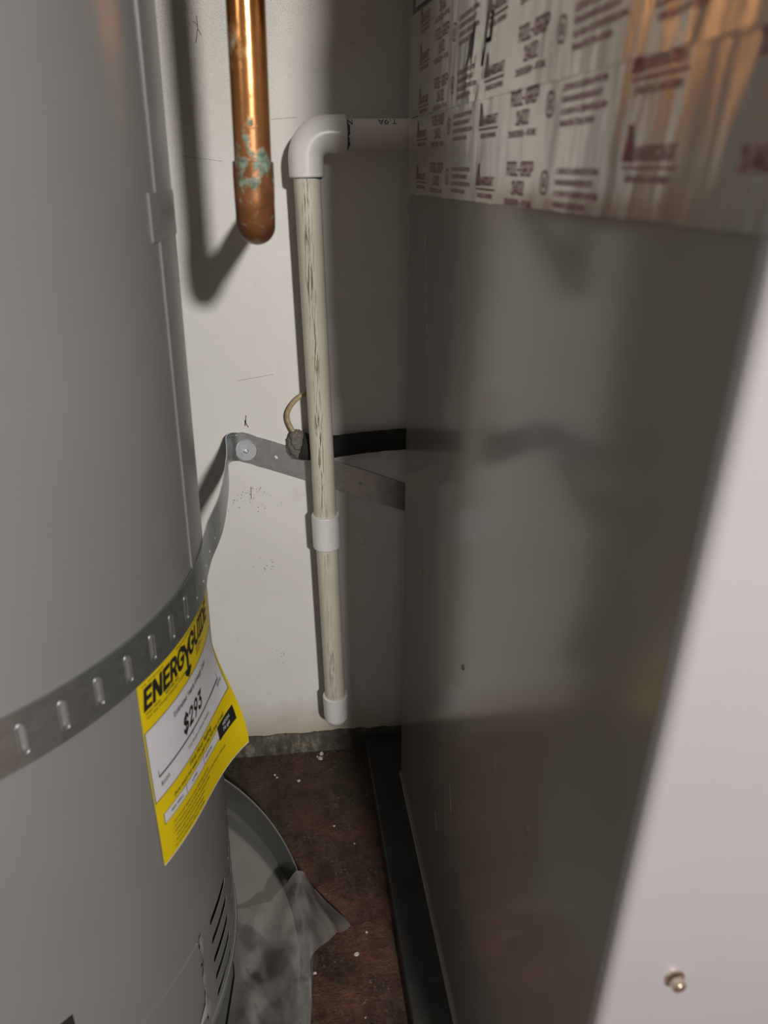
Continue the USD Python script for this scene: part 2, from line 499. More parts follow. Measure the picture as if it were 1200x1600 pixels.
# strip of tape down the panel's right edge, its lower half torn and curling
tp = []
for k in range(26):
    s = k / 25
    z = 0.200 - s * 0.115
    a = -21.9 + 0.25 * math.sin(s * 9)
    w = 0.62 + 0.25 * s + 0.2 * math.sin(s * 17)
    tp.append([on_tank(a - w, z, 0.0022 + 0.0022 * s * abs(math.sin(s * 8))), on_tank(a, z, 0.0018), on_tank(a + w, z, 0.0008)])
m = grid(np.array(tp))
obj('tape_strip', shift(m, TL), 'tape', heater, 'narrow strip of torn tape on the panel edge', 40)
fl = np.array([[on_tank(-22.2, 0.142, 0.002), on_tank(-22.2, 0.120, 0.0025)], [on_tank(-23.6, 0.126, 0.004), on_tank(-23.6, 0.112, 0.0045)], [on_tank(-25.4, 0.113, 0.003), on_tank(-25.4, 0.109, 0.003)]])
obj('tape_strip', shift(grid(fl), TL), 'tape', heater, 'torn flap of tape', 40)
patch(-66, -48.0, 0.17, 0.2655, 0.0006, 24, mat='ink', name='sticker', label='sticker with a thick black border')
patch(-65, -49.2, 0.175, 0.2605, 0.0010, 24, mat='cream', name='sticker_face')
# clear tape wrapped over the seam high up
patch(-12, 4, 0.722, 0.748, 0.0011, 12, mat='tank', name='tape_band', label='band of tape wrapped over the seam')
for a in (-70, 50, 170):
    c = manifold3d.Manifold.cylinder(0.074, 0.012, 0.016, 20).translate((0.19 * math.cos(math.radians(a)), 0.19 * math.sin(math.radians(a)), 0.004))
    obj('foot', man(c), 'dark', heater)
obj('bottom_plate', lathe([(0, 0.078), (TR - 0.004, 0.078), (TR - 0.004, 0.082), (0, 0.082)], 96), 'dark', heater)

# ------------------------------------------------------------------ drain pan
pan = thing('drain_pan', 'shallow round grey metal drain pan under the water heater', 'drain pan', (TX, TY, 0))
PR = 0.329
obj('pan_floor', lathe([(0, 0.0035), (PR - 0.012, 0.0035), (PR - 0.006, 0.007)], 180), 'pan', pan)
obj('pan_wall', lathe([(PR - 0.006, 0.007), (PR - 0.001, 0.043), (PR + 0.0005, 0.043), (PR - 0.0045, 0.0005), (0, 0.0005)], 180), 'pan', pan)
ang = np.linspace(0, 2 * PI, 220)
obj('rolled_rim', tube(np.stack([PR * np.cos(ang), PR * np.sin(ang), 0 * ang + 0.0435], -1), 0.0019, 10, False), 'rim', pan, 'thin rolled rim of the pan')

# ------------------------------------------------------------------ clear plastic bag crumpled in the pan and over its rim
outline = sg.Polygon([(-0.075, -0.262), (-0.05, -0.268), (-0.028, -0.280), (-0.012, -0.272), (0.001, -0.263), (0.016, -0.270), (0.038, -0.281), (0.052, -0.291), (0.057, -0.297), (0.044, -0.315), (0.024, -0.342), (0.010, -0.362), (0.010, -0.40), (0.004, -0.45), (-0.01, -0.49), (-0.06, -0.47), (-0.075, -0.42), (-0.066, -0.34)])
pts = [outline.exterior.interpolate(t, normalized=True).coords[0] for t in np.linspace(0, 1, 150, endpoint=False)]
for x in np.arange(-0.08, 0.06, 0.0035):
    for y in np.arange(-0.49, -0.255, 0.0035):
        p = (x + rng.uniform(-.0008, .0008), y + rng.uniform(-.0008, .0008))
        if outline.buffer(-0.002).contains(sg.Point(p)):
            pts.append(p)
pts = np.array(pts)
from scipy.spatial import Delaunay
tri = Delaunay(pts).simplices
cen = pts[tri].mean(1)
tri = tri[[outline.contains(sg.Point(c)) for c in cen]]
rad = np.hypot(pts[:, 0] - TX, pts[:, 1] - TY)
zin = 0.012 + 0.040 * sstep(rad, TR + 0.012, PR - 0.004)
zz = np.where(rad < PR, zin, 0.0)
out_t = np.clip((rad - PR) / 0.055, 0, 1)
zz = np.where(rad >= PR, 0.006 + 0.048 * (1 - out_t) ** 1.4, np.maximum(zz, 0.0))
q = np.stack([pts[:, 0] * 45 + pts[:, 1] * 25, pts[:, 1] * 20, 0 * zz], -1)
fold = np.stack([pts[:, 0] * 70 + pts[:, 1] * 38, pts[:, 1] * 7, 0 * zz], -1)
q = np.stack([pts[:, 0] * 30, pts[:, 1] * 22, 0 * zz], -1)
ridge = np.maximum(0, 0.26 - np.abs(fbm(fold, 1, 9) - 0.5) * 1.6)
zz = zz + (0.030 * np.maximum(0, fbm(q, 2, 3) - 0.35) + 0.020 * ridge) * sstep(rad, TR - 0.005, TR + 0.02) * (1 - 0.6 * out_t)
near_rim = np.exp(-((rad - PR) / 0.008) ** 2)
zz = np.maximum(zz, 0.047 * near_rim + 0.0047 * (1 - near_rim))
bag = trimesh.Trimesh(np.c_[pts, zz], tri, process=False)
tag(obj('plastic_bag', bag, 'film', None, None, 60), 'crumpled clear plastic bag draped over the rim of the drain pan', 'plastic bag')

# ------------------------------------------------------------------ seismic strap
strap = thing('slotted_strap', 'galvanized slotted steel strap around the heater, bolted to the wall', 'strap', (TX, TY, 0))
A = np.radians(np.arange(-110, 2.01, 0.5))
ring = np.stack([TX + (TR + 0.0011) * np.cos(A), TY + (TR + 0.0011) * np.sin(A)], -1)
# the free run to the wall, then the fold, then along the wall
free = smooth_path([ring[-2], ring[-1], (-0.0540, -0.255), (-0.0525, -0.19), (-0.0555, -0.10), (-0.0600, -0.035), (-0.0598, -0.016), (-0.0545, -0.0048), (-0.045, -0.0016), (-0.03, -0.0012)], 160)[12:]
along = np.stack([np.linspace(-0.029, 0.34, 120), np.full(120, -0.0012)], -1)
path = np.vstack([ring, free, along])
seg = np.r_[0, np.cumsum(np.linalg.norm(np.diff(path, axis=0), axis=1))]
zc = np.full(len(path), 0.4877)
nr = len(ring)
yy = path[:, 1]
tfree = np.clip((seg - seg[nr - 1]) / (seg[nr + len(free) - 1] - seg[nr - 1]), 0, 1)
zc = 0.4877 - 0.0255 * sstep(tfree, 0.25, 1.0)
iw = nr + len(free) - 8
zc = np.where(np.arange(len(path)) >= iw, zc[iw] - 0.37 * (path[:, 0] - path[iw, 0]), zc)
# soften the join
zc = np.convolve(np.pad(zc, 6, mode='edge'), np.ones(13) / 13, mode='valid')
tang = np.gradient(path, axis=0)
tang /= np.linalg.norm(tang, axis=1, keepdims=True)
nout = np.stack([tang[:, 1], -tang[:, 0]], -1)                    # away from the tank and from the wall
total = seg[-1]
W2 = 0.0175
flat = sg.box(0, -W2, total, W2)
holes = []
s_at = lambda a: float(np.interp(math.radians(a), A, seg[:nr]))
slot_s = [s_at(-14.35 - 5.33 * k) for k in range(18)]
slot_s += [slot_s[0] + 0.0238 * k for k in range(1, 6)]
for s in slot_s:
    holes.append(sg.LineString([(s, 0.0012 - 0.008), (s, 0.0012 + 0.0072)]).buffer(0.0019, 8))
x_s = lambda x: float(seg[iw] + (np.interp(x, path[iw:, 0], seg[iw:] - seg[iw])))
for x in (-0.0043, 0.0465, 0.0965, 0.132, 0.18):
    holes.append(sg.Point(x_s(x), 0.0).buffer(0.0021 if x < 0 else 0.0018, 10))
flat = flat.difference(unary_union(holes))
b = manifold3d.Manifold(manifold3d.Mesh(*[lambda m: (np.asarray(m.vertices, np.float32), np.asarray(m.faces, np.uint32))][0](trimesh.creation.extrude_polygon(flat, 0.0009, engine='earcut'))))
b = man(b.refine_to_length(0.004))
v = b.vertices.copy()
s, t, d = v[:, 0], v[:, 1], v[:, 2]
cx, cy = np.interp(s, seg, path[:, 0]), np.interp(s, seg, path[:, 1])
nx, ny = np.interp(s, seg, nout[:, 0]), np.interp(s, seg, nout[:, 1])
b.vertices = np.c_[cx + nx * d - TX, cy + ny * d - TY, np.interp(s, seg, zc) + t * np.where(s > seg[iw], 1.065, 1.0)]
obj('band', b, 'strap', strap, smooth=40)
# embossed lips round the slots that face the room
for s in slot_s[:11]:
    lip = trimesh.creation.torus(0.0026, 0.00055, 28, 8)
    lv = lip.vertices.copy()
    lv[:, 1] += np.sign(lv[:, 1]) * 0.0072
    c = np.array([np.interp(s, seg, path[:, 0]), np.interp(s, seg, path[:, 1])])
    tn = np.array([np.interp(s, seg, tang[:, 0]), np.interp(s, seg, tang[:, 1])])
    no = np.array([tn[1], -tn[0]])
    w = np.c_[c[0] + tn[0] * lv[:, 0] + no[0] * (0.0008 + lv[:, 2] * 0.8) - TX, c[1] + tn[1] * lv[:, 0] + no[1] * (0.0008 + lv[:, 2] * 0.8) - TY, 0.4873 + lv[:, 1]]
    obj('slot_lip', trimesh.Trimesh(w, lip.faces, process=False), 'strap', strap, smooth=60)

WS = (-0.0395, -0.0022, 0.4570)
bolt = thing('lag_screw', 'small silver screw with a broad round washer holding the strap to the wall', 'screw', WS)
w_ = man((manifold3d.Manifold.cylinder(0.0018, 0.0130, 0.0122, 64) - manifold3d.Manifold.cylinder(0.01, 0.0031, 0.0031, 32).translate((0, 0, -0.001))).rotate((90, 0, 0)))
obj('washer', w_, 'washer', bolt, 'flat round zinc washer')
h_ = (manifold3d.Manifold.sphere(0.0036, 32).scale((1, 1, 0.75)) - manifold3d.Manifold.cube((0.0009, 0.01, 0.002), True).translate((0, 0, 0.0027)) - manifold3d.Manifold.cube((0.01, 0.0009, 0.002), True).translate((0, 0, 0.0027))).rotate((90, 0, 0)).rotate((0, 25, 0)).translate((0, -0.001, 0))
obj('screw_head', man(h_), 'washer', bolt)

# ------------------------------------------------------------------ yellow label hanging below the strap
LW, LH, LZ0, LA0 = 0.1325, 0.1845, 0.501, -29.2
NU, NV = 90, 120
us, vs = np.linspace(0, LW, NU), np.linspace(0, LH, NV)
SX, SY = np.zeros((NV, NU)), np.zeros((NV, NU))
for j, v_ in enumerate(vs):
    peel = sstep(v_, 0.075, LH)
    th = math.radians(LA0)
    off = 0.0010 + 0.0022 * peel
    x, y = TX + (TR + off) * math.cos(th), TY + (TR + off) * math.sin(th)
    d = th + PI / 2 - 0.02 * peel
    du = us[1] - us[0]
    for i, u in enumerate(us):
        SX[j, i], SY[j, i] = x, y
        k = (1 / TR) * (1 - 2.9 * peel * float(sstep(u, LW * 0.18, LW * 0.95)))
        d += k * du
        x += math.cos(d) * du
        y += math.sin(d) * du
from scipy.interpolate import RectBivariateSpline
fx, fy = RectBivariateSpline(vs, us, SX), RectBivariateSpline(vs, us, SY)
label = thing('energy_label', 'yellow energy cost label with black lettering curling off the heater below the strap', 'label', (TX, TY, 0))


def label_map(u, v, d):
    u, v = np.asarray(u, float), np.asarray(v, float)
    x, y = fx.ev(v, u), fy.ev(v, u)
    tx, ty = fx.ev(v, u, dy=1), fy.ev(v, u, dy=1)
    n = np.hypot(tx, ty)
    return np.c_[x + ty / n * d - TX, y - tx / n * d - TY, LZ0 - v]


def sheet(u0, u1, v0, v1, d0, d1, nu=40, nv=40):
    U, V = np.meshgrid(np.linspace(u0, u1, nu), np.linspace(v0, v1, nv), indexing='ij')
    L0 = label_map(U.ravel(), V.ravel(), d0).reshape(nu, nv, 3)
    L1 = label_map(U.ravel(), V.ravel(), d1).reshape(nu, nv, 3)
    m = trimesh.util.concatenate([grid(L1), grid(L0[::-1]), grid(np.stack([L0[0], L1[0]])), grid(np.stack([L1[-1], L0[-1]])), grid(np.stack([L0[:, 0], L1[:, 0]], 1)), grid(np.stack([L1[:, -1], L0[:, -1]], 1))])
    m.merge_vertices()
    m.fix_normals()
    return m


def label_text(s, u, v, h, bold=False, width=None, slant=0.0, tall=1.0, heavy=0.0):
    """text whose baseline starts at (u, v) on the label"""
    m = text_mesh(s, h, 0.00006, bold)
    p = m.vertices.copy()
    p[:, 0] -= p[:, 0].min()
    if width:
        p[:, 0] *= width / p[:, 0].max()
    p[:, 1] *= tall
    p[:, 0] += slant * p[:, 1]
    at = [(0, 0)] if not heavy else [(heavy * math.cos(t), heavy * 0.7 * math.sin(t)) for t in np.arange(8) * PI / 4]
    return trimesh.util.concatenate([trimesh.Trimesh(label_map(u + a + p[:, 0], v + b - p[:, 1], 0.00022 + 0.000004 * k + p[:, 2]), m.faces, process=False) for k, (a, b) in enumerate(at)])


obj('paper_sheet', sheet(0, LW, 0.0305, LH, 0.0, 0.00012, 90, 100), 'yellow', label, smooth=30)
obj('paper_edge', sheet(0.001, LW + 0.0005, LH - 0.0002, LH + 0.0008, -0.0002, 0.00010, 90, 3), 'paper_edge', label, 'white cut edge of the paper')
obj('paper_edge', sheet(LW - 0.0002, LW + 0.0007, 0.04, LH + 0.0006, -0.0002, 0.00010, 3, 80), 'paper_edge', label, 'white cut edge of the paper')
obj('cost_panel', sheet(0.0016, LW - 0.004, 0.0695, 0.128, 0.00012, 0.00017, 80, 40), 'label_white', label, 'white panel with the yearly cost')
for a, b_, c, e in ((0.0010, LW - 0.0034, 0.0689, 0.0696), (0.0010, LW - 0.0034, 0.1279, 0.1286), (0.0010, 0.0017, 0.0689, 0.1286), (LW - 0.0041, LW - 0.0034, 0.0689, 0.1286)):
    obj('panel_border', sheet(a, b_, c, e, 0.00012, 0.00020, 80 if b_ - a > 0.01 else 2, 40 if e - c > 0.01 else 2), 'ink', label)
# the big title: its Y ends in a long arrow pointing down
EN = label_text('ENERG', 0.0038, 0.0530, 0.0152, True, 0.0520, 0.14, 1.0, 0.0006)
GU = label_text('GUIDE', 0.0650, 0.0530, 0.0152, True, 0.0510, 0.14, 1.0, 0.0006)
def uv_poly(poly, dd=0.00006):
    m = trimesh.creation.extrude_polygon(poly, dd, engine='earcut')
    m = man(to_man(m).refine_to_length(0.004))
    p = m.vertices
    return trimesh.Trimesh(label_map(p[:, 0], p[:, 1], 0.00022 + p[:, 2]), m.faces, process=False)
Y = unary_union([sg.Polygon([(0.0625, 0.0385), (0.0660, 0.0385), (0.0690, 0.0455), (0.0730, 0.0385), (0.0762, 0.0385), (0.0705, 0.050), (0.0702, 0.0615), (0.0668, 0.0615), (0.0668, 0.050)]), sg.Polygon([(0.0632, 0.0600), (0.0738, 0.0600), (0.0738, 0.0632), (0.0685, 0.0680), (0.0632, 0.0632)])])
for mm in (EN, GU):
    mm.fix_normals()
    obj('title_lettering', mm, 'ink', label, 'bold black title lettering', False)
ym = uv_poly(affinity.translate(affinity.scale(Y, 1.05, 1, origin=(0.0685, 0.05)), -0.0068, 0)); ym.fix_normals()
obj('title_arrow', ym, 'ink', label, 'letter Y drawn out into a downward arrow', False)
small = [('U.S. Government', 0.004, 0.0355, 0.0017, False, 0.024), ('Federal law prohibits removal of this label before consumer purchase.', 0.047, 0.0355, 0.0015, False, 0.078),
         ('Water Heater', 0.0045, 0.0572, 0.0021, False, 0.0165), ('NATURAL GAS', 0.0275, 0.0570, 0.0021, True, 0.018),
         ('Tank Size (Storage Capacity): 40 gallons', 0.0045, 0.0607, 0.0021, False, 0.054), ('Model', 0.079, 0.0567, 0.0017, False, 0.012), ('Storage', 0.079, 0.0592, 0.0017, False, 0.016), ('Gas', 0.079, 0.0617, 0.0017, False, 0.010),
         ('Estimated Yearly Energy Cost', 0.034, 0.0815, 0.0042, True, 0.062), ('$220', 0.0095, 0.1200, 0.0030, True, 0.010), ('$390', 0.113, 0.1160, 0.0026, True, 0.010),
         ('Cost Range of Similar Models', 0.047, 0.1205, 0.0026, False, 0.040),
         ('First Hour Rating', 0.0455, 0.1345, 0.0038, True, 0.040), ('(how much hot water you get in the first hour of use)', 0.021, 0.1400, 0.0032, True, 0.088),
         ('VERY SMALL', 0.015, 0.1487, 0.0022, True, 0.016), ('LOW', 0.045, 0.1487, 0.0022, True, 0.008), ('MEDIUM', 0.069, 0.1487, 0.0022, True, 0.012)]
lines = ['Your cost will depend on your utility rates and use.', 'Cost range based only on models with a similar first hour rating fueled by natural gas.', 'Estimated operating cost based on a national average', 'natural gas cost of 109 cents per therm.', 'Estimated yearly energy use: 268 therms.', 'For more information, visit our website.']
for k, l in enumerate(lines):
    small.append((('- ' if k in (0, 1, 2, 4) else '') + l, 0.014 if k != 3 else 0.017, 0.1600 + 0.0042 * k, 0.0021, False, min(0.0011 * len(l), 0.088)))
for s_, u, v_, h, bd, wd in small:
    mm = label_text(s_, u, v_, h, bd, wd)
    mm.fix_normals()
    obj('small_lettering', mm, 'ink', label, None, False)
mm = label_text('$293', 0.0435, 0.1050, 0.0132, True, 0.0345, 0.16, 1.0, 0.00028)
mm.fix_normals()
obj('price_lettering', mm, 'ink', label, 'large bold price reading $293', False)
obj('cost_scale', sheet(0.0085, 0.118, 0.1105, 0.1120, 0.00017, 0.00024, 70, 3), 'ink', label, 'black cost scale line')
for u, t0, t1 in ((0.0085, 0.1060, 0.1120), (0.1174, 0.1060, 0.1120), (0.0560, 0.1120, 0.1145)):
    obj('scale_tick', sheet(u, u + 0.0006, t0, t1, 0.00017, 0.00024, 2, 4), 'ink', label)
obj('rating_box', sheet(0.0070, 0.124, 0.1432, 0.1520, 0.00012, 0.00017, 80, 4), 'label_white', label, 'row of white rating cells')
for u in (0.0067, 0.0360, 0.0655):
    obj('cell_border', sheet(u, u + 0.0005, 0.1429, 0.1523, 0.00012, 0.00024, 2, 4), 'ink', label)
for v_ in (0.1429, 0.1519):
    obj('cell_border', sheet(0.0067, 0.124, v_, v_ + 0.0004, 0.00012, 0.00022, 80, 2), 'ink', label)
obj('rating_cell', sheet(0.0950, 0.1245, 0.1415, 0.1545, 0.00014, 0.00026, 20, 4), 'ink', label, 'black rating cell at the right of the row')
for tx, u, v_ in (('HIGH', 0.104, 0.1470), ('75 gal', 0.103, 0.1515)):
    mm = label_text(tx, u, v_, 0.0028, False, 0.012)
    mm.vertices += 0
    p_ = text_mesh(tx, 0.0028, 0.00006)
    q_ = p_.vertices.copy(); q_[:, 0] *= 0.012 / q_[:, 0].max()
    mm = trimesh.Trimesh(label_map(u + q_[:, 0], v_ - q_[:, 1], 0.00030 + q_[:, 2]), p_.faces, process=False)
    mm.fix_normals()
    obj('cell_lettering', mm, 'label_white', label, None, False)

# ------------------------------------------------------------------ copper pipe
CX, CY, CR = -0.0095, -0.34, 0.0111
cp = thing('copper_pipe', 'tarnished copper pipe hanging down and turning into the wall, green at its joint', 'pipe', (CX, CY, 0))
obj('tube', tube([(0, 0, 0.762), (0, 0, 0.80), (0, 0, 0.9), (0, 0, 1.9)], CR, 48), 'copper', cp)
pts = [(0, 0, 0.7655), (0, 0, 0.7650), (0, 0, 0.757), (0, 0, 0.7450)]
rb = 0.0165
for k in range(1, 13):
    a = k / 12 * PI / 2
    pts.append((0, rb * (1 - math.cos(a)), 0.7445 - rb * math.sin(a)))
pts += [(0, rb + 0.010, 0.7445 - rb), (0, rb + 0.020, 0.7445 - rb)]
rr = [CR + 0.0002, CR + 0.0012, CR + 0.0014, CR + 0.0012] + [CR + 0.0011] * 12 + [CR + 0.0012, CR + 0.0012]
obj('elbow', tube(pts, rr, 48), 'copper', cp, 'curved copper elbow crusted green')
obj('tube', tube([(0, 0.03, 0.7280), (0, 0.1, 0.7280), (0, -CY - 0.0005, 0.7280)], CR, 48), 'copper', cp, 'short run going back into the wall')

# ------------------------------------------------------------------ PVC drain pipe
PY = -0.045
ax = lambda z: 0.0653 - 0.0383 * z
pv = thing('drain_pipe', 'white plastic drain pipe with an elbow at the top, capped just above the floor', 'pipe', (0.0653, PY, 0))
o = np.array([0.0653, PY, 0])
def seg_tube(z0, z1, r, mat, name, lab=None, prof=None):
    if prof is None:
        p = [np.array([ax(z), PY, z]) - o for z in np.linspace(z0, z1, 6)]
        return obj(name, tube(p, r, 48), mat, pv, lab)
    return obj(name, tube([np.array([ax(z), PY, z]) - o for z, _ in prof], [q for _, q in prof], 48), mat, pv, lab)
seg_tube(0.12, 0.758, 0.01335, 'pvc', 'riser', 'cream plastic pipe streaked with black grime')
seg_tube(0, 0, 0, 'pvc_white', 'coupling', 'white coupling sleeve', [(0.3470, 0.0138), (0.3472, 0.0158), (0.3485, 0.0166), (0.3888, 0.0166), (0.3900, 0.0160), (0.3902, 0.0138)])
seg_tube(0, 0, 0, 'pvc_white', 'end_cap', 'white domed end cap', [(0.0790, 0.002), (0.0793, 0.0055), (0.0805, 0.0095), (0.0830, 0.0130), (0.0865, 0.0152), (0.091, 0.0162), (0.121, 0.0165), (0.1245, 0.0164), (0.1252, 0.0155), (0.1253, 0.0138)])
# elbow: hub down, bend, hub to the right
ex, ez = ax(0.7915), 0.7915
Rb = 0.0215
pts, rr = [], []
for z, r in ((0.7533, 0.0138), (0.7534, 0.0162), (0.7545, 0.0171), (ez - Rb, 0.0172)):
    pts.append((ax(z), PY, z)); rr.append(r)
for k in range(1, 13):
    a = k / 12 * PI / 2
    pts.append((ax(ez - Rb) + Rb * (1 - math.cos(a)), PY, ez - Rb + Rb * math.sin(a))); rr.append(0.0172)
hx = ax(ez - Rb) + Rb
for x, r in ((0.0738, 0.0172), (0.0748, 0.0165), (0.0749, 0.0138)):
    pts.append((x, PY, ez + (x - hx) * 0.03)); rr.append(r)
obj('elbow', tube(np.array(pts) - o, rr, 56), 'pvc_white', pv, 'glossy white elbow fitting')
obj('cross_pipe', tube(np.array([(0.06, PY, ez), (0.074, PY, ez + 0.0005), (0.2, PY, ez + 0.0045), (0.30, PY, ez + 0.0075)]) - o, 0.01335, 48), 'pvc_tube', pv, 'pale horizontal pipe running behind the cabinet')
# blue cement squeezed out at the two joints
ring_ = tube([np.array([0.0754 + 0.0006 * math.sin(t * 7), PY + 0.0140 * math.cos(t), ez + 0.0008 + 0.0140 * math.sin(t)]) - o for t in np.linspace(-3.75, -1.9, 18)], [0.0008 + 0.0013 * abs(math.sin(k * 0.9)) for k in range(18)], 8)
obj('cement_bead', ring_, 'primer', pv, 'smear of dark blue cement')
ring_ = tube([np.array([ax(0.753) + 0.0139 * math.cos(t), PY + 0.0139 * math.sin(t), 0.7531]) - o for t in np.linspace(-3.2, -0.1, 16)], [0.0004 + 0.0005 * (k > 11) for k in range(16)], 8)
obj('cement_bead', ring_, 'primer', pv, 'smear of dark blue cement')
# upside-down printing along the top of the horizontal pipe
def pipe_text(s_, x, h, up):
    m = text_mesh(s_, h, 0.00005)
    p = m.vertices.copy()
    p[:, 0] -= p[:, 0].min()
    xx = x - p[:, 0]                           # turned half a turn: reads from right to left, tops pointing down
    a = up - (p[:, 1] / 0.01335)
    r = 0.01338 + p[:, 2]
    q = np.c_[xx, PY - r * np.cos(a), ez + 0.0007 + (xx - hx) * 0.036 + r * np.sin(a)]
    f = trimesh.Trimesh(q - o, m.faces, process=False)
    f.fix_normals()
    return f
obj('pipe_print', pipe_text('T.9A', 0.1225, 0.0060, 1.02), 'pipe_ink', pv, 'faint black printing, upside down', False)
obj('pipe_print', pipe_text('N', 0.0800, 0.0060, 1.02), 'pipe_ink', pv, None, False)

# ------------------------------------------------------------------ foam sleeved refrigerant line along the wall, with a loop of control wire
fo = thing('insulated_pipe', 'black foam sleeved pipe with a ragged grey end behind the white drain pipe', 'insulated pipe', (0.02, -0.016, 0.467))
o2 = np.array([0.02, -0.016, 0.467])
P = smooth_path([(0.024, -0.017, 0.4665), (0.045, -0.0165, 0.463), (0.075, -0.0155, 0.4650), (0.148, -0.0145, 0.4705), (0.32, -0.0145, 0.478)], 60)
R_ = 0.0125 + 0.0035 * np.exp(-(P[:, 0] - 0.03) / 0.02)
t_ = tube(P - o2, np.minimum(R_, 0.0158), 40)
nz_ = fbm(t_.vertices * 120 + 5, 3, 4)
t_.vertices = t_.vertices + t_.vertex_normals * (nz_[:, None] - 0.5) * 0.0016
obj('foam_sleeve', t_, 'foam', fo)
e_ = trimesh.creation.icosphere(5, 0.0170)
e_.vertices *= np.array([0.62, 0.80, 1.05])
e_.vertices += e_.vertex_normals * (fbm(e_.vertices * 160 + 9, 4, 8)[:, None] - 0.5) * 0.0075
e_.vertices += np.array([0.0200, -0.0165, 0.4680]) - o2
obj('foam_end', e_, 'foam_grey', fo, 'crumbled dusty grey end of the foam')
wr = smooth_path([(0.046, -0.006, 0.530), (0.036, -0.0085, 0.5285), (0.026, -0.011, 0.5245), (0.0155, -0.013, 0.5150), (0.0100, -0.0135, 0.5025), (0.0118, -0.0135, 0.4920), (0.0165, -0.015, 0.4830)], 60)
tag(obj('control_wire', tube(wr, 0.0026, 14), 'wire'), 'tan looped wire rising from the ragged foam end', 'wire')

# ------------------------------------------------------------------ furnace cabinet on its pad (leans a degree towards the heater at the top)
XT = 0.1305
lean = lambda m: (setattr(m, 'vertices', m.vertices + np.c_[(0.77 - m.vertices[:, 2]) * 0.0193, (0.77 - m.vertices[:, 2]) * 0.035 * sstep(-m.vertices[:, 1], 0.3, 0.6), np.zeros(len(m.vertices))]), m)[1]
pad = box(0.105, 0.80, -0.735, -0.004, 0.0, 0.02)
padm = rbox(0.105, 0.80, -0.735, -0.013, 0.0, 0.02, 0.003)
tag(obj('cabinet_pad', padm, 'pad'), 'thin dark pad lying on the floor under the grey cabinet', 'pad')
cab = thing('furnace_cabinet', 'tall furnace cabinet with a glossy grey side and a pale front panel', 'furnace cabinet', (XT, -0.64, 0))
o3 = np.array([XT, -0.64, 0])
body = rbox(XT, 0.68, -0.6525, -0.09, 0.020, 0.752, 0.0008)
body = man(to_man(body).refine_to_length(0.12))
obj('side_panel', shift(lean(body), o3), 'cabinet', cab, 'glossy grey sheet metal side')
fp = sg.box(XT + 0.0056, -0.661 + 0.0056, 0.70, -0.60).buffer(0.0056, 12).intersection(sg.box(XT - 0.0002, -0.67, 0.69, -0.6525))
fp = trimesh.creation.extrude_polygon(fp, 0.730, engine='earcut')
fp.apply_translation((0, 0, 0.022))
fp = man(to_man(fp).refine_to_length(0.12))
obj('front_panel', shift(lean(fp), o3), 'front', cab, 'pale painted front panel')
hem = rbox(XT - 0.0025, XT + 0.004, -0.640, -0.090, 0.020, 0.026, 0.0012)
obj('bottom_hem', shift(lean(man(to_man(hem).refine_to_length(0.12))), o3), 'cabinet', cab)
sx, sz = 0.1689, 0.4308
hexs = manifold3d.Manifold.cylinder(0.0030, 0.0037, 0.0034, 6).rotate((0, 0, 12)).rotate((90, 0, 0)).translate((sx, -0.6515, sz))
flange = manifold3d.Manifold.cylinder(0.0012, 0.0050, 0.0046, 32).rotate((90, 0, 0)).translate((sx, -0.6490, sz))
tip = manifold3d.Manifold.sphere(0.0026, 20).scale((1, 0.4, 1)).translate((sx, -0.6545, sz))
obj('hex_screw', shift(man(hexs + flange + tip), o3), 'brass', cab, 'shiny hex head screw', 25)
for y, z in ((-0.1994, 0.3936), (-0.3736, 0.4033), (-0.5388, 0.4058)):
    x = XT + (0.77 - z) * 0.0193
    rv = manifold3d.Manifold.cylinder(0.0012, 0.0026, 0.0022, 6).rotate((0, -90, 0)).translate((x + 0.0002, y, z))
    obj('rivet', shift(man(rv), o3), 'rivet', cab, None, 25)
scr = []
for (y0, z0, y1, z1, w) in ((-0.1713, 0.715, -0.197, 0.6097, 0.0006), (-0.2943, 0.3473, -0.298, 0.321, 0.0008), (-0.352, 0.260, -0.362, 0.235, 0.0010), (-0.468, 0.404, -0.472, 0.385, 0.0009), (-0.30, 0.17, -0.31, 0.155, 0.0012), (-0.30, 0.44, -0.303, 0.425, 0.0005)):
    for k in range(6):
        a, b_ = k / 6, (k + 0.75 + 0.2 * rng.random()) / 6
        za, zb, ya, yb = z0 + (z1 - z0) * a, z0 + (z1 - z0) * b_, y0 + (y1 - y0) * a, y0 + (y1 - y0) * b_
        L = math.hypot(za - zb, ya - yb)
        m = trimesh.creation.box((0.0002, w * rng.uniform(0.4, 1), L))
        m.apply_transform(trimesh.transformations.rotation_matrix(-math.atan2(yb - ya, zb - za), [1, 0, 0]))
        m.apply_translation((XT + (0.77 - (za + zb) / 2) * 0.0193 - 0.00005, (ya + yb) / 2, (za + zb) / 2))
        scr.append(m)
obj('scratches', shift(trimesh.util.concatenate(scr), o3), 'scratch', cab, 'bright hairline scratches', False, 'stuff')

# ------------------------------------------------------------------ plenum box above the cabinet, wrapped in printed foil tape
pl = thing('plenum_box', 'duct box above the furnace wrapped in wrinkled silver tape with red print', 'duct', (XT, -0.64, 0.748))
o4 = np.array([XT, -0.64, 0.748])
obj('duct_wall', shift(lean(man(to_man(box(XT + 0.0001, 0.68, -0.656, -0.092, 0.7525, 1.35)).refine_to_length(0.15))), o4), 'duct', pl, 'dark sheet metal of the duct')


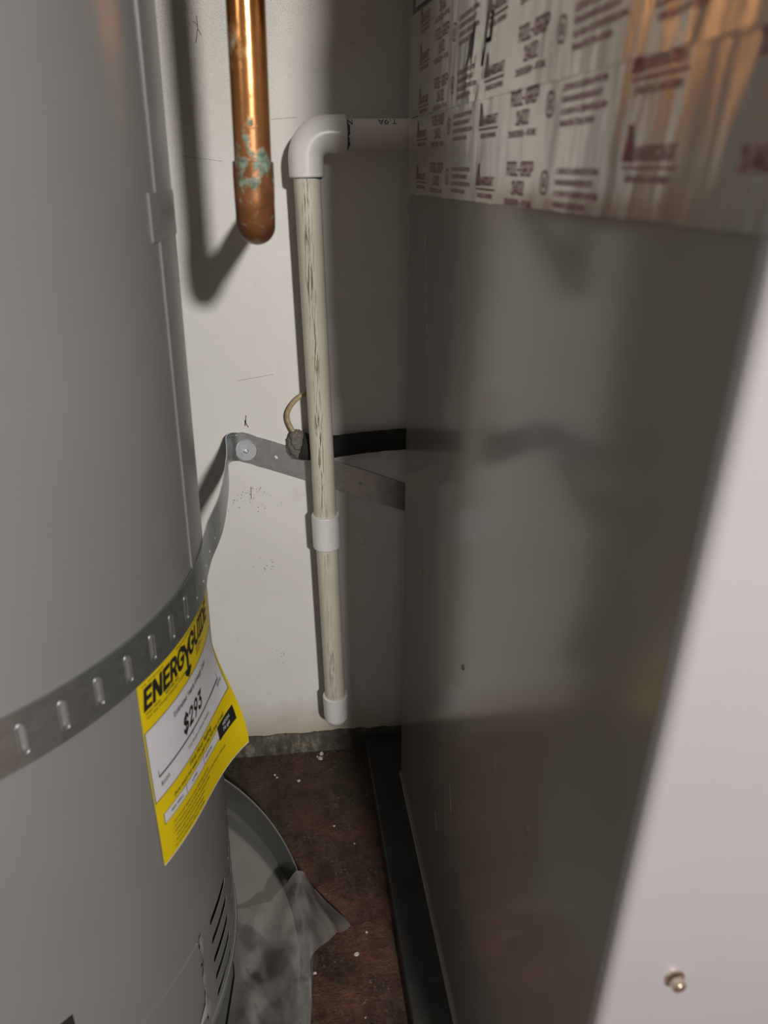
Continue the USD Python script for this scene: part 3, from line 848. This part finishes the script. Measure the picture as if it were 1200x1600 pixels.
def wrinkle(y, z, seed, amp):
    q = np.stack([y * 26 + z * 6, z * 9, np.full_like(y, seed * 7.7)], -1)
    q2 = np.stack([y * 110 + z * 15, z * 22, np.full_like(y, seed * 3.3)], -1)
    q3 = np.stack([y * 60, z * 70, np.full_like(y, seed * 5.1)], -1)
    front = sstep(-y, 0.22, 0.56)
    crush = np.exp(-((y + 0.335) / 0.028) ** 2 - ((z - 0.818) / 0.018) ** 2)       # a crushed spot
    return amp * ((0.0034 * (fbm(q, 3, seed) - 0.5)) * (0.3 + front) + 0.0010 * (fbm(q2, 3, seed + 3) - 0.5) * (0.35 + 0.8 * front) + crush * 0.009 * (fbm(q3, 3, 2) - 0.3))


def foil_pt(y, z, d, seed, amp, edge_lift=0.0):
    y, z = np.asarray(y, float), np.asarray(z, float)
    return np.c_[XT + (0.77 - z) * 0.0193 - 0.0012 - d - wrinkle(y, z, seed, amp) - 0.0, y, z]


def foil_strip(y0, y1, zb, zt, d, seed, amp, name='foil_tape', lab=None, ny=220, nz=40):
    """zb, zt: functions of y for the lower and the upper edge"""
    ys = np.linspace(y0, y1, ny)
    T = np.linspace(0, 1, nz)
    Y_ = np.repeat(ys[:, None], nz, 1)
    Z_ = zb(ys)[:, None] * (1 - T[None]) + zt(ys)[:, None] * T[None]
    F = foil_pt(Y_.ravel(), Z_.ravel(), d, seed, amp).reshape(ny, nz, 3)
    Bk = F.copy()
    Bk[..., 0] = XT + (0.77 - Bk[..., 2]) * 0.0193 - 0.0003
    m = trimesh.util.concatenate([grid(F), grid(np.stack([Bk[0], F[0]])), grid(np.stack([F[-1], Bk[-1]])), grid(np.stack([Bk[:, 0], F[:, 0]], 1)), grid(np.stack([F[:, -1], Bk[:, -1]], 1))])
    m.merge_vertices()
    m.fix_normals()
    return obj(name, shift(m, o4), 'foil', pl, lab, 30)


flat_ = lambda v_: (lambda y: np.full_like(y, v_))
wav = lambda v_, a, sd, k=0.0: (lambda y: v_ - k * y + a * (fbm(np.stack([y * 60, 0 * y, 0 * y + sd], -1), 3, sd) - 0.5))
strips = [
    (-0.0900, -0.546, wav(0.7405, 0.0012, 1, 0.0131), flat_(0.804), 0.0003, 1, 0.45),
    (-0.5360, -0.6680, wav(0.7407, 0.002, 2, 0.0131), flat_(0.804), 0.0007, 2, 0.5),
    (-0.0915, -0.407, wav(0.8055, 0.0010, 3, -0.0105), lambda y: 0.882 + 0.04 * (y + 0.09), 0.0014, 3, 0.6),
    (-0.4010, -0.6680, wav(0.8055, 0.0010, 4, -0.0105), flat_(0.925), 0.0018, 4, 0.5),
    (-0.1200, -0.6680, lambda y: 0.886 + 0.04 * (y + 0.09), flat_(0.96), 0.0010, 5, 0.5),
]
for st in strips:
    foil_strip(*st)


def foil_text(s_, y, z, h, st, bold=False, width=None, flip=False, slope=0.0):
    m = text_mesh(s_, h, 0.00006, bold)
    m = man(to_man(m).refine_to_length(max(h * 0.7, 0.004))) if False else m
    p = m.vertices.copy()
    p[:, 0] -= p[:, 0].min()
    if width:
        p[:, 0] *= width / p[:, 0].max()
    yy_, zz_ = y - p[:, 0], z + p[:, 1] + slope * p[:, 0]
    q = foil_pt(yy_, zz_, st[4] + 0.0004 + p[:, 2], st[5], st[6])
    f = trimesh.Trimesh(q, m.faces, process=False)
    f.fix_normals()
    return f


def foil_poly(poly, st):
    m = trimesh.creation.extrude_polygon(poly, 0.00006, engine='earcut')
    m = man(to_man(m).refine_to_length(0.0018))
    p = m.vertices
    f = trimesh.Trimesh(foil_pt(-p[:, 0], p[:, 1], st[4] + 0.0004 + p[:, 2], st[5], st[6]), m.faces, process=False)
    f.fix_normals()
    return f


cells = 0
def print_cell(y, z, st, parts='all'):
    """one repeat of the red print: logo, product line, round mark, small print; y is the cell's left end"""
    ylo, yhi = st[1], st[0]
    groups = {}
    def put(f, n='red_logo'):
        if f.vertices[:, 1].min() > ylo + 0.002 and f.vertices[:, 1].max() < yhi - 0.001:
            groups.setdefault(n, []).append(f)
    tri_ = sg.Polygon([(-y, z - 0.001), (-y + 0.0035, z + 0.0115), (-y + 0.0055, z + 0.0115), (-y + 0.0088, z - 0.001)]).difference(sg.Polygon([(-y + 0.0030, z - 0.002), (-y + 0.0045, z + 0.007), (-y + 0.0060, z - 0.002)]))
    put(foil_poly(tri_, st))
    put(foil_text('HARDCAST', y - 0.0092, z - 0.0005, 0.0048, st, True, 0.031))
    put(foil_poly(sg.box(-y + 0.001, z - 0.0033, -y + 0.041, z - 0.0021), st))
    put(foil_text('CARLISLE COATINGS', y - 0.004, z - 0.0075, 0.0024, st, True, 0.034))
    put(foil_text('FOIL-GRIP', y - 0.066, z + 0.0055, 0.0068, st, True, 0.044), 'red_product_name')
    put(foil_text('1402', y - 0.077, z - 0.0035, 0.0066, st, True, 0.020), 'red_product_name')
    put(foil_text('181B-FX', y - 0.064, z - 0.0090, 0.0030, st, True, 0.046), 'red_product_name')
    c = sg.Point(-y + 0.128, z + 0.003)
    put(foil_poly(c.buffer(0.0055).difference(c.buffer(0.0046)), st), 'red_small_print')
    put(foil_text('UL', y - 0.1252, z + 0.0010, 0.0042, st, True, 0.0052), 'red_small_print')
    for k, w in enumerate((0.050, 0.046, 0.052, 0.040)):
        put(foil_text(('LISTED CLOSURE SYSTEM', 'FOR USE WITH RIGID DUCT', 'UL 181B-FX  IDENTIFICATION', 'MADE IN USA')[k], y - 0.143, z + 0.0070 - 0.0046 * k, 0.0024, st, True, w), 'red_small_print')
    for n, items in groups.items():
        obj(n, shift(trimesh.util.concatenate(items), o4), 'red_ink', pl, None, False)


for st, rows in ((strips[0], (0.7555, 0.7885)), (strips[1], (0.7680, 0.7960)), (strips[2], (0.8130, 0.8440, 0.8700)), (strips[3], (0.8160, 0.8470, 0.878))):
    for r_, z in enumerate(rows):
        for y in (0.082, -0.132, -0.346, -0.560):
            print_cell(y - (0.012 if st in strips[2:4] else 0.0), z, st)
# black pen strokes on the upper strip
pen = []
for pl_ in ([(0.315, 0.824), (0.322, 0.839)], [(0.326, 0.824), (0.331, 0.843)], [(0.352, 0.820), (0.360, 0.843)], [(0.360, 0.831), (0.367, 0.831), (0.370, 0.843)]):
    pen.append(foil_poly(sg.LineString(pl_).buffer(0.0013), strips[2]))
obj('pen_marks', shift(trimesh.util.concatenate(pen), o4), 'pen', pl, 'black handwritten marks on the tape', False)

# ------------------------------------------------------------------ pale crumbs on the floor
spots = [(-0.024, -0.053), (-0.021, -0.058), (0.008, -0.067), (0.060, -0.324), (0.015, -0.339), (0.036, -0.024), (0.042, -0.020), (0.040, -0.029), (0.050, -0.150), (0.073, -0.180), (0.074, -0.300), (0.062, -0.390)]
crumb_labels = [
    'farther white crumb of the close pair near the wall, left of the drain pipe',
    'nearer white crumb of the close pair near the wall, left of the drain pipe',
    'single white crumb between the close pair of crumbs and the capped drain pipe',
    'white crumb on brown floor just in front of the tip of the plastic bag',
    'white crumb on brown floor lying against the edge of the plastic bag',
    'leftmost of three pale crumbs clustered at the wall foot below the pipe cap',
    'rearmost of three pale crumbs clustered at the wall foot below the pipe cap',
    'nearest of three pale crumbs clustered at the wall foot below the pipe cap',
    'tiny pale crumb midway on the bare floor between drain pan and dark pad',
    'tiny pale crumb close beside the dark pad, well beyond the plastic bag',
    'tiny pale crumb close beside the dark pad, level with the plastic bag tip',
    'pale crumb on the brown floor nearest the bottom edge of the photo']
for k, (x, y) in enumerate(spots):
    r = rng.uniform(0.0008, 0.0019) if k > 4 else rng.uniform(0.0014, 0.0022)
    if 4 < k < 8:
        r *= 1.6
    m = trimesh.creation.icosphere(1, r)
    m.vertices *= np.array([rng.uniform(0.7, 1.4), rng.uniform(0.7, 1.4), 0.6])
    m.vertices += nrg.uniform(-0.25, 0.25, m.vertices.shape) * r
    m.vertices[:, 2] -= m.vertices[:, 2].min()
    m.apply_translation((x, y, 0.0))
    tag(obj('plaster_crumb', m, 'crumb', None, None, False), crumb_labels[k], 'crumb', 'pale crumbs on the brown floor')
